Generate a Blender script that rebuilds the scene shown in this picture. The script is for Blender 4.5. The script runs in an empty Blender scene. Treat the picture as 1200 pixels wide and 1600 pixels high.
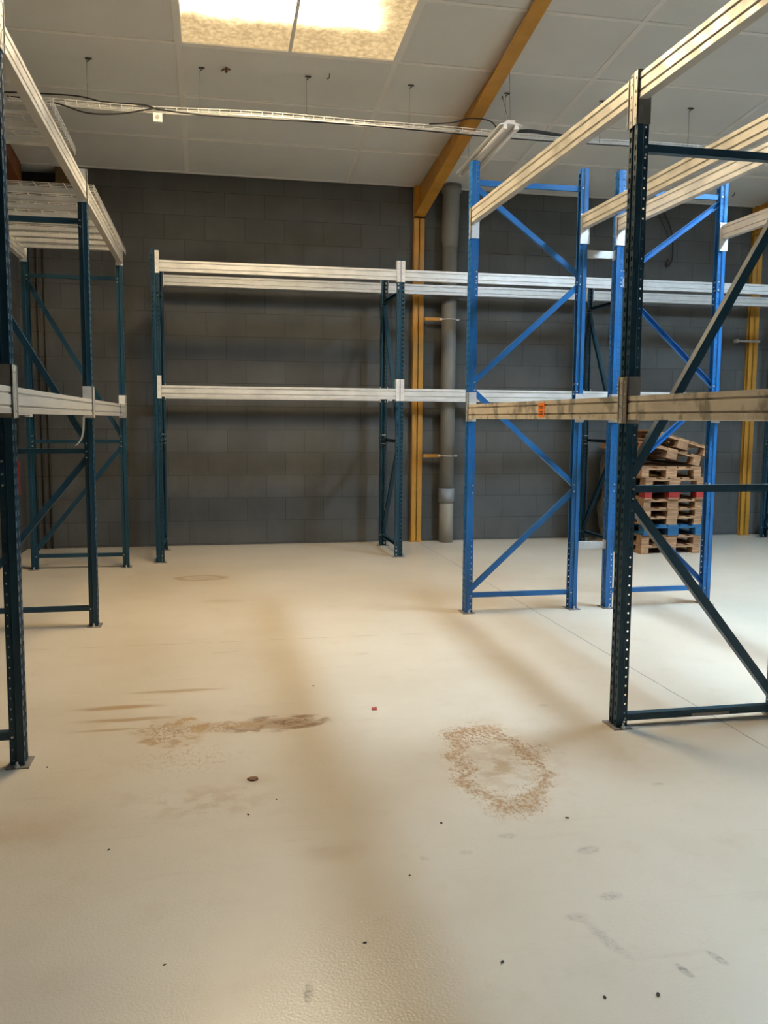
import bpy, bmesh, math, random
from mathutils import Vector, Matrix
random.seed(7)
PI = math.pi
C = bpy.context.scene.collection
S = bpy.context.scene

# ------------------------------------------------------------------ camera, world, lights, exposure
cam_d = bpy.data.cameras.new('camera'); cam = bpy.data.objects.new('camera', cam_d); C.objects.link(cam)
S.camera = cam
YAW, PITCH, ROLL, CH, FPX = -0.1975, -0.1053, 0.0071, 1.6542, 1373.15
fw = Vector((-math.sin(YAW)*math.cos(PITCH), math.cos(YAW)*math.cos(PITCH), math.sin(PITCH)))
rt0 = Vector((math.cos(YAW), math.sin(YAW), 0)); up0 = rt0.cross(fw)
rt = rt0*math.cos(ROLL) + up0*math.sin(ROLL); up = -rt0*math.sin(ROLL) + up0*math.cos(ROLL)
M = Matrix((rt, up, -fw)).transposed().to_4x4(); M.translation = Vector((0, 0, CH))
cam.matrix_world = M
cam_d.sensor_fit = 'HORIZONTAL'; cam_d.sensor_width = 36; cam_d.lens = FPX/1200*36
cam_d.clip_start = .05; cam_d.clip_end = 100

S.view_settings.view_transform = 'Standard'; S.view_settings.look = 'None'
S.view_settings.gamma = 1; S.view_settings.use_curve_mapping = False
S.view_settings.exposure = -1.02

world = bpy.data.worlds.new('world'); S.world = world; world.use_nodes = True
world.node_tree.nodes['Background'].inputs[0].default_value = (.75, .85, 1, 1)
world.node_tree.nodes['Background'].inputs[1].default_value = 0.3

# skylights are the light of this hall: strength and tint of each one's daylight
SKY_WARM = ((1.0, .77, .47), 105.0)      # aged yellowed sheet over the left aisle
SKY_COOL = ((.60, .80, 1.0), 355.0)      # clean sheet over the right racks
SKY_DULL = ((.95, .93, .86), 1.5)

# room: back wall Y=11.604, ceiling falls to it
YW, ZC, SL = 11.604, 4.68, .103
XL, XR, YF = -2.24, 17.7, -5.0
def zc(y): return ZC + SL*(YW - y)

# ------------------------------------------------------------------ material helpers
def mat(name, col, rough=.6, metal=0., spec=None):
    m = bpy.data.materials.new(name); m.use_nodes = True
    b = m.node_tree.nodes['Principled BSDF']
    b.inputs['Base Color'].default_value = (*col, 1); b.inputs['Roughness'].default_value = rough
    b.inputs['Metallic'].default_value = metal
    if spec is not None: b.inputs['Specular IOR Level'].default_value = spec
    return m
class NT:
    def __init__(s, m): s.m = m; s.t = m.node_tree; s.b = s.t.nodes['Principled BSDF']
    def n(s, k, **kw):
        n = s.t.nodes.new(k)
        for a, v in kw.items(): setattr(n, a, v)
        return n
    def l(s, a, b): s.t.links.new(a, b)
    def put(s, sock, v):
        if isinstance(v, (int, float)): sock.default_value = v
        elif isinstance(v, (tuple, list)): sock.default_value = v if len(v) == len(sock.default_value) else (*v, 1)
        else: s.l(v, sock)
    def math(s, op, a, b=0., c=None):
        n = s.n('ShaderNodeMath', operation=op); s.put(n.inputs[0], a); s.put(n.inputs[1], b)
        if c is not None: s.put(n.inputs[2], c)
        return n.outputs[0]
    def obj(s): return s.n('ShaderNodeTexCoord').outputs['Object']
    def xyz(s, v):
        n = s.n('ShaderNodeSeparateXYZ'); s.l(v, n.inputs[0]); return n.outputs
    def comb(s, x, y, z):
        n = s.n('ShaderNodeCombineXYZ')
        for i, v in enumerate((x, y, z)): s.put(n.inputs[i], v)
        return n.outputs[0]
    def noise(s, v, scale, detail=3., rough=.55, col=False):
        n = s.n('ShaderNodeTexNoise'); s.l(v, n.inputs['Vector']); n.inputs['Scale'].default_value = scale
        n.inputs['Detail'].default_value = detail; n.inputs['Roughness'].default_value = rough
        return n.outputs['Color' if col else 'Fac']
    def mapr(s, v, a, b, c=0., d=1., smooth=True):
        n = s.n('ShaderNodeMapRange'); s.put(n.inputs[0], v)
        if smooth: n.interpolation_type = 'SMOOTHSTEP'
        for i, q in enumerate((a, b, c, d)): n.inputs[i+1].default_value = q
        return n.outputs[0]
    def mix(s, f, a, b, mode='MIX'):
        n = s.n('ShaderNodeMix', data_type='RGBA', blend_type=mode)
        s.put(n.inputs[0], f); s.put(n.inputs[6], a); s.put(n.inputs[7], b); return n.outputs[2]
    def bump(s, h, strength=.3, dist=.01):
        n = s.n('ShaderNodeBump'); s.l(h, n.inputs['Height']); n.inputs['Strength'].default_value = strength
        n.inputs['Distance'].default_value = dist; s.l(n.outputs[0], s.b.inputs['Normal'])
    def scale(s, v, x, y, z):
        n = s.n('ShaderNodeVectorMath', operation='MULTIPLY'); s.l(v, n.inputs[0]); n.inputs[1].default_value = (x, y, z)
        return n.outputs[0]

def floor_mat():
    m = mat('epoxy_floor', (.60, .50, .36), .38); t = NT(m); P = t.obj()
    X, Y, Z = t.xyz(P)
    wn = t.n('ShaderNodeVectorMath', operation='SUBTRACT'); t.l(t.noise(P, 5., 5, .65, col=True), wn.inputs[0]); wn.inputs[1].default_value = (.5, .5, .5)
    fine = t.noise(P, 38., 4, .7); thread = t.noise(t.scale(P, 1.6, .8, 1), 34., 3, .8); mid = t.noise(P, 9., 4, .6); big = t.noise(P, .9, 4, .55)
    def warp(k):
        v = t.n('ShaderNodeVectorMath', operation='MULTIPLY_ADD'); t.l(wn.outputs[0], v.inputs[0]); v.inputs[1].default_value = (k, k, 0); t.l(P, v.inputs[2])
        return v.outputs[0]
    W = {}
    def dist(cx, cy, rx, ry, rot=0., k=.1):
        k = .04 if k < .07 else .13 if k < .22 else .32
        if k not in W: W[k] = warp(k)
        mp = t.n('ShaderNodeMapping', vector_type='TEXTURE'); t.l(W[k], mp.inputs[0])
        mp.inputs['Location'].default_value = (cx, cy, 0); mp.inputs['Rotation'].default_value = (0, 0, rot); mp.inputs['Scale'].default_value = (rx, ry, 1)
        fl = t.scale(mp.outputs[0], 1, 1, 0)
        ln = t.n('ShaderNodeVectorMath', operation='LENGTH'); t.l(fl, ln.inputs[0]); return ln.outputs['Value']
    def blob(*a, soft=.5, **k): return t.mapr(dist(*a, **k), 1-soft, 1.1, 1, 0)
    def ring(cx, cy, rx, ry, w=.18, **k):
        d = dist(cx, cy, rx, ry, **k); return t.mapr(t.math('ABSOLUTE', t.math('SUBTRACT', d, 1.)), w*.3, w, 1, 0)
    speck = t.mapr(fine, .44, .58); speck2 = t.mapr(mid, .42, .62)
    col = t.mix(t.mapr(big, .3, .7), (.585, .510, .400, 1), (.645, .572, .462, 1))
    col = t.mix(t.math('MULTIPLY', t.mapr(t.noise(P, 3.2, 5, .7), .52, .75), .22), col, (.45, .34, .21, 1))
    # long faint drag marks across the floor
    sm = t.mapr(t.noise(t.scale(P, 1.2, 9, 1), 1.5, 4, .6), .58, .75); col = t.mix(t.math('MULTIPLY', sm, .18), col, (.44, .34, .22, 1))
    def lay(mask, amt, c):
        nonlocal col
        col = t.mix(t.math('MULTIPLY', mask, amt), col, c)
    rust = (.34, .185, .075, 1); tan = (.40, .24, .10, 1); grey = (.16, .14, .12, 1)
    mul = lambda a, b: t.math('MULTIPLY', a, b)
    # rusty ring left by a drum
    lay(mul(ring(1.355, 3.92, .185, .47, .22, rot=-.12, k=.30), t.math('MAXIMUM', t.mapr(thread, .42, .56), .35)), .9, rust)
    lay(mul(ring(1.345, 3.91, .19, .46, .45, rot=-.12, k=.35), t.mapr(thread, .5, .6)), .8, tan)
    lay(mul(blob(1.32, 4.30, .16, .19, rot=.3, k=.25), t.mapr(thread, .46, .58)), .85, rust)
    lay(mul(blob(1.62, 4.02, .14, .10, rot=0, k=.3), t.mapr(thread, .5, .6)), .6, rust)
    lay(mul(blob(1.38, 3.95, .38, .75, rot=0, k=.3, soft=.9), speck2), .32, tan)
    lay(mul(blob(1.34, 3.85, .12, .15, rot=0, k=.3, soft=.9), speck2), .4, tan)
    # long spill in the aisle
    lay(mul(blob(.33, 4.67, .25, .10, rot=.10, k=.16, soft=.4), t.math('MAXIMUM', speck2, .6)), .95, (.27, .14, .045, 1))
    lay(mul(blob(.42, 4.69, .14, .05, rot=.06, k=.12, soft=.4), speck), .8, (.12, .06, .03, 1))
    lay(mul(ring(.33, 4.67, .27, .11, .3, rot=.10, k=.16), speck2), .8, (.20, .09, .03, 1))
    lay(mul(blob(.02, 4.66, .30, .09, k=.2), t.mapr(thread, .42, .58)), .85, tan)
    lay(mul(ring(-.22, 4.62, .14, .16, .5, k=.3), t.math('MAXIMUM', speck2, .2)), .9, tan)
    lay(mul(blob(-.25, 4.62, .14, .14, k=.3), t.mapr(thread, .45, .56)), .8, rust)
    lay(mul(blob(-.12, 4.25, .32, .25, k=.4, soft=.8), t.mapr(thread, .5, .62)), .55, tan)
    for cx, cy, rx, ry in ((-.52, 5.09, .30, .035), (-.45, 4.87, .34, .03), (-.55, 4.72, .22, .018), (-.2, 5.35, .35, .03)):
        lay(blob(cx, cy, rx, ry*1.3, k=.05, soft=.7), .75, tan)
    lay(ring(-.086, 9.2, .23, .13, .3, k=.16), .7, tan); lay(blob(-.05, 9.2, .2, .1, k=.2), .3, tan)
    lay(blob(-.75, 3.6, .35, .2, k=.4, soft=.9), .28, tan); lay(mul(blob(-.05, 3.75, .4, .25, k=.35, soft=.9), speck2), .4, tan)
    lay(blob(.2, 3.93, .1, .1, k=.1, soft=.9), .25, tan); lay(blob(.45, 3.2, .18, .12, k=.1, soft=.9), .25, tan)
    lay(blob(.1, 8.0, .25, .12, k=.2, soft=.9), .35, tan)
    for cx, cy, rx, ry, r, a in ((.265, 2.38, .017, .055, -.1, .75), (1.393, 2.271, .018, .045, .3, .75), (1.525, 2.311, .016, .05, .4, .6),
                                 (1.19, 2.60, .05, .03, 0, .35), (1.23, 2.47, .03, .14, .25, .28), (1.42, 3.03, .06, .035, .3, .4), (1.36, 2.70, .05, .03, 0, .4),
                                 (1.15, 3.2, .05, .03, 0, .3), (.95, 3.1, .03, .02, 0, .3), (.78, 3.08, .02, .02, 0, .3), (1.9, 4.7, .04, .03, 0, .3), (2.0, 3.55, .04, .02, 0, .35),
                                 (1.05, 6.0, .06, .03, 0, .3), (.85, 5.7, .05, .02, 0, .3), (.1, 6.2, .12, .02, .1, .4), (3.4, 8.6, .3, .02, .2, .3)):
        lay(mul(blob(cx, cy, rx, ry, rot=r, k=.03), t.math('MAXIMUM', speck, .4)), a, grey)
    # casting joints in the slab
    jx = t.mapr(t.math('ABSOLUTE', t.math('SUBTRACT', t.math('ADD', X, mul(t.math('SUBTRACT', mid, .5), .015)), 2.775)), .003, .0065, 1, 0)
    jy = t.mapr(t.math('ABSOLUTE', t.math('SUBTRACT', t.math('ADD', Y, mul(t.math('SUBTRACT', mid, .5), .02)), 6.5)), .004, .008, 1, 0)
    jy = mul(jy, t.mapr(X, 1.4, 1.9, 1, 0)); jy = mul(jy, t.mapr(t.noise(P, 4., 2), .4, .55))
    lay(mul(jx, t.mapr(t.noise(P, 6., 3), .3, .5, .35, 1)), .7, (.12, .10, .08, 1)); lay(jy, .45, (.2, .15, .1, 1))
    # grime and plaster crumbs along the foot of the back wall
    lay(mul(t.mapr(Y, 11.44, 11.6), t.mapr(fine, .42, .55)), .5, (.16, .13, .1, 1))
    t.l(col, t.b.inputs['Base Color'])
    peel = t.noise(P, 105., 2, .5)
    t.b.inputs['Roughness'].default_value = .30
    t.bump(peel, .26, .004)
    t.b.inputs['Specular IOR Level'].default_value = .45
    return m

def wall_mat(name, base):
    m = mat(name, base, .75, spec=.3); t = NT(m); P = t.obj(); X, Y, Z = t.xyz(P)
    v = t.comb(t.math('ADD', t.math('ADD', X, Y), .005-11.604), t.math('SUBTRACT', Z, .022), 0)
    br = t.n('ShaderNodeTexBrick'); t.l(v, br.inputs['Vector']); br.offset = .5; br.squash = 1
    br.inputs['Scale'].default_value = 1; br.inputs['Brick Width'].default_value = .5; br.inputs['Row Height'].default_value = .2965
    br.inputs['Mortar Size'].default_value = .0035; br.inputs['Mortar Smooth'].default_value = .4
    b = base
    br.inputs['Color1'].default_value = (b[0]*.93, b[1]*.93, b[2]*.93, 1); br.inputs['Color2'].default_value = (b[0]*1.08, b[1]*1.08, b[2]*1.08, 1)
    br.inputs['Mortar'].default_value = (b[0]*.45, b[1]*.45, b[2]*.45, 1)
    n = t.mapr(t.noise(P, 1.3, 5, .6), .3, .7, .86, 1.12)
    c = t.n('ShaderNodeVectorMath', operation='MULTIPLY'); t.l(br.outputs['Color'], c.inputs[0]); t.l(t.comb(n, n, n), c.inputs[1])
    t.l(c.outputs[0], t.b.inputs['Base Color'])
    rib = t.math('SINE', t.math('MULTIPLY', t.math('ADD', X, Y), 2*PI/.021))
    h = t.math('ADD', t.math('MULTIPLY', br.outputs['Fac'], -1.0), t.math('MULTIPLY', rib, .12))
    h = t.math('ADD', h, t.math('MULTIPLY', t.noise(P, 60., 3), .25))
    t.bump(h, .5, .006)
    return m

def paint_mat(name, col, rough=.42, wear=.12):
    m = mat(name, col, rough, spec=.5); t = NT(m); P = t.obj()
    w = t.mapr(t.noise(P, 14., 5, .7), .62, .74)
    d = t.mapr(t.noise(P, 2.5, 4, .6), .3, .7, .85, 1.12)
    c = t.mix(t.math('MULTIPLY', w, wear), (*col, 1), (min(1, col[0]*2.5+.05), min(1, col[1]*2+.05), min(1, col[2]*1.6+.05), 1))
    v = t.n('ShaderNodeVectorMath', operation='MULTIPLY'); t.l(c, v.inputs[0]); t.l(t.comb(d, d, d), v.inputs[1]); t.l(v.outputs[0], t.b.inputs['Base Color'])
    t.l(t.mapr(t.noise(P, 9., 3), .3, .7, rough-.08, rough+.12), t.b.inputs['Roughness'])
    return m

def zinc_mat(name, col, metal=.35, dirt=0., dirtcol=(.12, .11, .10), rough=.42):
    m = mat(name, col, rough, metal); t = NT(m); P = t.obj()
    s = t.noise(t.scale(P, 1, 1, 1), 9., 2, .5); st = t.noise(t.scale(P, 10, 1, 10), 3., 4, .6)
    c = t.mix(t.mapr(s, .35, .65), (col[0]*.94, col[1]*.94, col[2]*.94, 1), (col[0]*1.05, col[1]*1.05, col[2]*1.05, 1))
    c = t.mix(t.math('MULTIPLY', t.mapr(st, .5, .75), .25), c, (col[0]*.6, col[1]*.57, col[2]*.52, 1))
    if dirt:
        dd = t.mapr(t.noise(t.scale(P, 1, 1.4, 1.), 5.5, 3, .55), .5, .64)
        c = t.mix(t.math('MULTIPLY', dd, dirt), c, (*dirtcol, 1))
    t.l(c, t.b.inputs['Base Color'])
    t.l(t.mapr(s, .3, .7, rough-.08, rough+.12), t.b.inputs['Roughness'])
    return m

def wood_mat(name, c1, c2, rough=.8):
    m = mat(name, c1, rough, spec=.2); t = NT(m); P = t.obj()
    oi = t.n('ShaderNodeObjectInfo')
    off = t.n('ShaderNodeVectorMath', operation='ADD'); t.l(P, off.inputs[0]); t.l(t.comb(t.math('MULTIPLY', oi.outputs['Random'], 9), 0, 0), off.inputs[1])
    g = t.noise(t.scale(off.outputs[0], 1.2, 14, 14), 4., 5, .6)
    c = t.mix(t.mapr(g, .35, .68), (*c1, 1), (*c2, 1))
    r = t.mapr(oi.outputs['Random'], 0, 1, .72, 1.15, False)
    v = t.n('ShaderNodeVectorMath', operation='MULTIPLY'); t.l(c, v.inputs[0]); t.l(t.comb(r, r, r), v.inputs[1]); t.l(v.outputs[0], t.b.inputs['Base Color'])
    t.bump(g, .25, .004)
    return m

def sky_mat(name, tint, strength, edge):
    """daylight coming through a fibreglass sheet; edge = well-edge shade painted along the lower rim, plus grime down one side"""
    m = bpy.data.materials.new(name); m.use_nodes = True; t = NT.__new__(NT); t.m = m; t.t = m.node_tree
    for n in list(t.t.nodes): t.t.nodes.remove(n)
    out = t.n('ShaderNodeOutputMaterial'); e = t.n('ShaderNodeEmission'); t.l(e.outputs[0], out.inputs[0])
    P = t.obj(); X, Y, Z = t.xyz(P)
    n1 = t.noise(t.scale(P, 1, 1, 1), 4., 5, .6); n2 = t.noise(P, 22., 4, .7)
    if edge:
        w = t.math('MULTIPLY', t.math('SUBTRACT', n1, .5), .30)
        g = t.mapr(t.math('ADD', Y, w), edge[0], edge[1])                   # shade of the well edge, painted into the emission at the low end
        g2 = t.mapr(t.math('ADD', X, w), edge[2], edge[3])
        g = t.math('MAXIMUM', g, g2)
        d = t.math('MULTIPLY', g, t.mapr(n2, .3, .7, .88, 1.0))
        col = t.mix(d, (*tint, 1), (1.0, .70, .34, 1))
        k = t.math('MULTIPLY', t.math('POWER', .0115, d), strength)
    else:
        col = (*tint, 1); k = t.mapr(n1, .3, .7, strength*.8, strength*1.1)
    t.put(e.inputs[0], col); t.put(e.inputs[1], k)
    return m

MF = floor_mat()
MW = wall_mat('painted_blockwork', (.092, .092, .088))
MWs = wall_mat('side_blockwork', (.075, .072, .066))
MWo = mat('plain_wall', (.36, .36, .35), .9)
def ceil_mat():
    m = mat('ceiling_panel', (.86, .86, .84), .9, spec=.15); t = NT(m); P = t.obj()
    c = t.mix(t.mapr(t.noise(P, 1.1, 5, .6), .3, .7), (.73, .75, .75, 1), (.78, .80, .80, 1)); t.l(c, t.b.inputs['Base Color'])
    t.bump(t.noise(P, 90., 2), .15, .003); return m
MC = ceil_mat()
MCS = mat('ceiling_strip', (.97, .97, .955), .35, 0, 1.)
PETROL = paint_mat('petrol_paint', (.004, .040, .070))
BLUE = paint_mat('blue_paint', (.012, .120, .33), .38)
ZINC = zinc_mat('galvanised', (.70, .69, .66))
ZWARM = zinc_mat('galvanised_warm', (.55, .53, .48))
ZDIRT = zinc_mat('galvanised_dirty', (.66, .60, .50), .2, .75, (.22, .20, .16))
ZPLATE = zinc_mat('galvanised_plate', (.80, .79, .77), .25)
ZDARK = zinc_mat('dull_plate', (.30, .27, .24), .4, .5)
ORANGE = paint_mat('orange_paint', (.50, .235, .028), .5, .1)
RUSTY = paint_mat('rusty_orange_paint', (.22, .07, .018), .6, .2)
PIPE = mat('grey_pipe', (.20, .19, .17), .55)
PIPE2 = mat('pipe_sleeve', (.24, .24, .24), .5)
PIPE3 = mat('weathered_pipe', (.27, .24, .19), .8)
WIRE = zinc_mat('wire_zinc', (.62, .61, .58), .3)
WHITE = mat('white_enamel', (.88, .88, .87), .35)
TUBE = mat('unlit_tube', (.9, .9, .9), .25)
BLACK = mat('black_rubber', (.012, .012, .012), .5)
CABLE = mat('grey_cable', (.10, .10, .095), .6)
STEEL = zinc_mat('bolt_steel', (.60, .58, .55), .7)
RED = mat('red_enamel', (.33, .025, .02), .4)
WOOD = wood_mat('pallet_wood', (.47, .28, .155), (.24, .135, .075))
WOODB = wood_mat('pallet_blue', (.03, .13, .26), (.02, .08, .17), .6)
WOODR = wood_mat('pallet_red', (.36, .035, .03), (.24, .03, .025), .7)
STICK = mat('orange_sticker', (.95, .22, .02), .5)
INK = mat('black_ink', (.02, .02, .02), .6)
LABEL = mat('grey_label', (.38, .37, .35), .5)
FILM = mat('stretch_film', (.16, .16, .15), .35); FILM.node_tree.nodes['Principled BSDF'].inputs['Alpha'].default_value = .55
PAPER = mat('white_plastic', (.8, .8, .76), .4)
LEAF = mat('dry_leaf', (.16, .07, .025), .8)
BROWN = mat('brown_insulation', (.12, .075, .035), .95)
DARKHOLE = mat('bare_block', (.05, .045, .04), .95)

# ------------------------------------------------------------------ mesh helpers
class MB:
    def __init__(s): s.v = []; s.f = []; s.mi = []
    def add(s, vs, fs, mi=0):
        o = len(s.v); s.v += [tuple(v) for v in vs]; s.f += [tuple(i+o for i in f) for f in fs]; s.mi += [mi]*len(fs); return s
    def box(s, x0, x1, y0, y1, z0, z1, mi=0):
        return s.add([(x0,y0,z0),(x1,y0,z0),(x1,y1,z0),(x0,y1,z0),(x0,y0,z1),(x1,y0,z1),(x1,y1,z1),(x0,y1,z1)],
                     [(0,3,2,1),(4,5,6,7),(0,1,5,4),(1,2,6,5),(2,3,7,6),(3,0,4,7)], mi)
    def prism(s, pts, a, b, axes, mi=0):
        """extrude closed 2D outline pts; axes(u,v,w) -> xyz, w from a to b"""
        n = len(pts); vs = [axes(u, v, a) for u, v in pts] + [axes(u, v, b) for u, v in pts]
        fs = [(i, (i+1) % n, n+(i+1) % n, n+i) for i in range(n)] + [tuple(range(n))[::-1], tuple(range(n, 2*n))]
        return s.add(vs, fs, mi)
    def tube(s, pts, r, seg=8, mi=0, caps=True):
        pts = [Vector(p) for p in pts]; n = len(pts); rs = r if isinstance(r, (list, tuple)) else [r]*n
        rings = []; prev = None
        for i, p in enumerate(pts):
            d = (pts[min(i+1, n-1)] - pts[max(i-1, 0)]).normalized()
            if prev is None:
                a = Vector((0, 0, 1)) if abs(d.z) < .9 else Vector((1, 0, 0)); u = d.cross(a).normalized()
            else: u = (prev - d*prev.dot(d)).normalized()
            w = d.cross(u); prev = u
            rings.append([p + (u*math.cos(2*PI*k/seg) + w*math.sin(2*PI*k/seg))*rs[i] for k in range(seg)])
        vs = [q for rg in rings for q in rg]; fs = []
        for i in range(n-1):
            for k in range(seg): fs.append((i*seg+k, i*seg+(k+1) % seg, (i+1)*seg+(k+1) % seg, (i+1)*seg+k))
        if caps: fs += [tuple(range(seg))[::-1], tuple(range((n-1)*seg, n*seg))]
        return s.add(vs, fs, mi)
    def mesh(s, name, mats, smooth=False, bevel=0):
        me = bpy.data.meshes.new(name); me.from_pydata(s.v, [], s.f)
        for m in (mats if isinstance(mats, (list, tuple)) else [mats]): me.materials.append(m)
        me.polygons.foreach_set('material_index', s.mi)
        bm = bmesh.new(); bm.from_mesh(me); bmesh.ops.recalc_face_normals(bm, faces=bm.faces); bm.to_mesh(me); bm.free()
        if smooth: me.polygons.foreach_set('use_smooth', [True]*len(me.polygons))
        me.update(); return me
    def build(s, name, mats, parent=None, smooth=False, bevel=0):
        return link(name, s.mesh(name, mats, smooth), parent, bevel)
def link(name, me, parent=None, bevel=0):
    o = bpy.data.objects.new(name, me); C.objects.link(o)
    if parent: o.parent = parent
    if bevel:
        b = o.modifiers.new('bevel', 'BEVEL'); b.width = bevel; b.segments = 2; b.limit_method = 'ANGLE'
    return o
def tag(o, label, cat, group=None):
    o['label'] = label; o['category'] = cat
    if group: o['group'] = group
    return o
def thing(name, label, cat, loc=(0, 0, 0), rot=0., group=None):
    o = bpy.data.objects.new(name, None); C.objects.link(o); o.location = loc; o.rotation_euler = (0, 0, rot); o.empty_display_size = .1
    return tag(o, label, cat, group)
def struct(o): o['kind'] = 'structure'; return o

# ------------------------------------------------------------------ room shell
struct(MB().box(XL-.3, XR+.3, YF-.3, YW+.4, -.2, 0).build('floor', MF))
NX0, NX1, NZ = -2.22, -1.56, 4.47           # gap left open under the ceiling in the far left corner
b = MB()
b.box(XL-.3, XR+.3, YW, YW+.25, 0, NZ); b.box(NX1, XR+.3, YW, YW+.25, NZ, zc(YW)+.06)
wb = struct(b.build('wall_back', MW))
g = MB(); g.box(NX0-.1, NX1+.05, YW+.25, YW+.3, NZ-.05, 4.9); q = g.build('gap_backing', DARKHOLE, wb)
MB().box(NX1-.22, NX1, YW+.02, YW+.24, NZ, 4.72).build('insulation_edge', BROWN, wb)
struct(MB().box(XL-.3, XL, YF, YW+.3, 0, 6.7).build('wall_left', MWs))
struct(MB().box(XR, XR+.3, YF, YW, 0, 6.7).build('wall_right', MWo))
struct(MB().box(XL, XR, YF-.3, YF, 0, 6.7).build('wall_front', mat('dark_wall', (.10, .10, .095), .9)))
SKYL = [(-.22, 1.79, 6.75, 8.49), (5.25, 6.75, 4.20, 6.25), (9.8, 11.8, 3.4, 6.45)]
b = MB()
def cbox(mb, x0, x1, y0, y1, lo, hi, mi=0):
    """slab following the ceiling pitch, from lo to hi above the panel plane"""
    return mb.add([(x0,y0,zc(y0)+lo),(x1,y0,zc(y0)+lo),(x1,y1,zc(y1)+lo),(x0,y1,zc(y1)+lo),(x0,y0,zc(y0)+hi),(x1,y0,zc(y0)+hi),(x1,y1,zc(y1)+hi),(x0,y1,zc(y1)+hi)],
                  [(0,3,2,1),(4,5,6,7),(0,1,5,4),(1,2,6,5),(2,3,7,6),(3,0,4,7)], mi)
# cells of the ceiling between skylight openings
xs = sorted({XL-.3, XR+.3, *[v for s in SKYL for v in s[:2]]}); ys = sorted({YF-.3, YW+.35, *[v for s in SKYL for v in s[2:]]})
for i in range(len(xs)-1):
    for j in range(len(ys)-1):
        cx, cy = (xs[i]+xs[i+1])/2, (ys[j]+ys[j+1])/2
        if any(s[0] < cx < s[1] and s[2] < cy < s[3] for s in SKYL): continue
        cbox(b, xs[i], xs[i+1], ys[j], ys[j+1], 0, .12)
ce = struct(b.build('ceiling', MC))
b = MB(); gx = [-2.2+1.99*k for k in range(0, 10)]
def insky(x, y): return any(s[0]+.05 < x < s[1]-.05 and s[2]+.05 < y < s[3]-.05 for s in SKYL)
gy = [YW-.04 - 1.026*k for k in range(0, 16)]
for x in gx:
    for j in range(len(gy)-1):
        if not insky(x, (gy[j]+gy[j+1])/2): cbox(b, x-.027, x+.027, gy[j+1], gy[j], -.006, .002)
for y in gy:
    for i in range(len(gx)-1):
        if not insky((gx[i]+gx[i+1])/2, y): cbox(b, gx[i], gx[i+1], y-.021, y+.021, -.008, .002)
b.build('joint_cover_strip', MCS, ce)

def skylight(n, s, mats):
    x0, x1, y0, y1 = s; f = MB(); t = .028; xm = (x0+x1)/2 - .002
    for a, c in ((x0-t, x0+t), (x1-t, x1+t), (xm-.016, xm+.016)): cbox(f, a, c, y0, y1, -.012, .10)
    for a, c in ((y0-t, y0+t), (y1-t, y1+t)): cbox(f, x0, x1, a, c, -.012, .10)
    o = struct(f.build('window_%d' % n, MCS))
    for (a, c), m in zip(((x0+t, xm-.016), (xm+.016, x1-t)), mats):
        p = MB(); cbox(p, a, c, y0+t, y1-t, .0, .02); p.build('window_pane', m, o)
    return o
skylight(1, SKYL[0], [sky_mat('warm_sheet', *SKY_WARM, (7.75, 8.14, 9, 10)), sky_mat('warm_sheet_grime_shade', *SKY_WARM, (7.72, 8.12, 1.20, 1.62))])
skylight(2, SKYL[1], [sky_mat('clear_sheet', *SKY_COOL, None), sky_mat('dull_sheet', *SKY_DULL, None)])
skylight(3, SKYL[2], [sky_mat('added_fill_sheet', SKY_COOL[0], 60, None), sky_mat('added_dull_sheet', *SKY_DULL, None)])  # third skylight, added out of view as fill light

# ------------------------------------------------------------------ steel portal columns with rafters
def portal(x, label, m, clamp=False, column=True):
    t = thing('portal_column', label, 'column', (x, 0, 0), 0, 'orange steel portal frames')
    yf, yb, hw = 11.52, 11.60, .07
    c = MB(); zb = 0 if column else 4.24
    c.box(-hw, hw, yf, yf+.012, zb, 4.30); c.box(-hw, hw, yb-.02, yb-.002, zb, 4.30); c.box(-.006, .006, yf, yb-.002, zb, 4.30)
    c.box(-hw, hw, yf, yb-.002, 4.27, 4.30)
    c.build('column' if column else 'end_bracket', m, t)
    # rafter: bottom flange rises away from the wall and meets the ceiling about 5 m out
    y0, z0, y1, z1 = yf, 4.29, 6.72, 5.18
    r = MB(); n = 1
    def sl(xa, xb, da, db): # sloped plate following the flange
        r.add([(xa,y0,z0+da),(xb,y0,z0+da),(xb,y1,z1+da),(xa,y1,z1+da),(xa,y0,z0+db),(xb,y0,z0+db),(xb,y1,z1+db),(xa,y1,z1+db)],
              [(0,3,2,1),(4,5,6,7),(0,1,5,4),(1,2,6,5),(2,3,7,6),(3,0,4,7)])
    sl(-hw, hw, 0, .014)
    r.add([(q, y, z) for q in (-.006, .006) for y, z in ((yb-.002, z0), (yb-.002, zc(yb)-.002), (y1, zc(y1)-.002), (y0, z0+.01))],
          [(0,1,2,3),(4,7,6,5),(0,4,5,1),(1,5,6,2),(2,6,7,3),(3,7,4,0)])
    if column: r.box(-hw, hw, yb-.02, yb-.002, 4.30, zc(yb)-.004)
    # stiffener plates against the web
    for sx in (-1, 1) if column else (): r.box(min(0, sx*hw), max(0, sx*hw), yf+.012, yf+.022, 4.30, zc(yf)-.004)
    r.build('rafter', m, t)
    if column:
        bp = MB(); bp.box(-.09, .09, 11.50, 11.60, 0, .010); bp.build('base_plate', ORANGE, t)
    if clamp:
        k = MB(); k.box(-.27, .09, yf-.022, yf-.001, 2.785, 2.815); k.box(-.30, -.26, yf-.04, yf+.03, 2.775, 2.825); k.build('clamp_strap', ZINC, t)
    return t
portal(2.752, 'orange steel portal column and sloping rafter beside the fat grey drain pipe', ORANGE)
portal(7.70, 'orange steel portal column at the right edge with a metal clamp strap', ORANGE, True)
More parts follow.
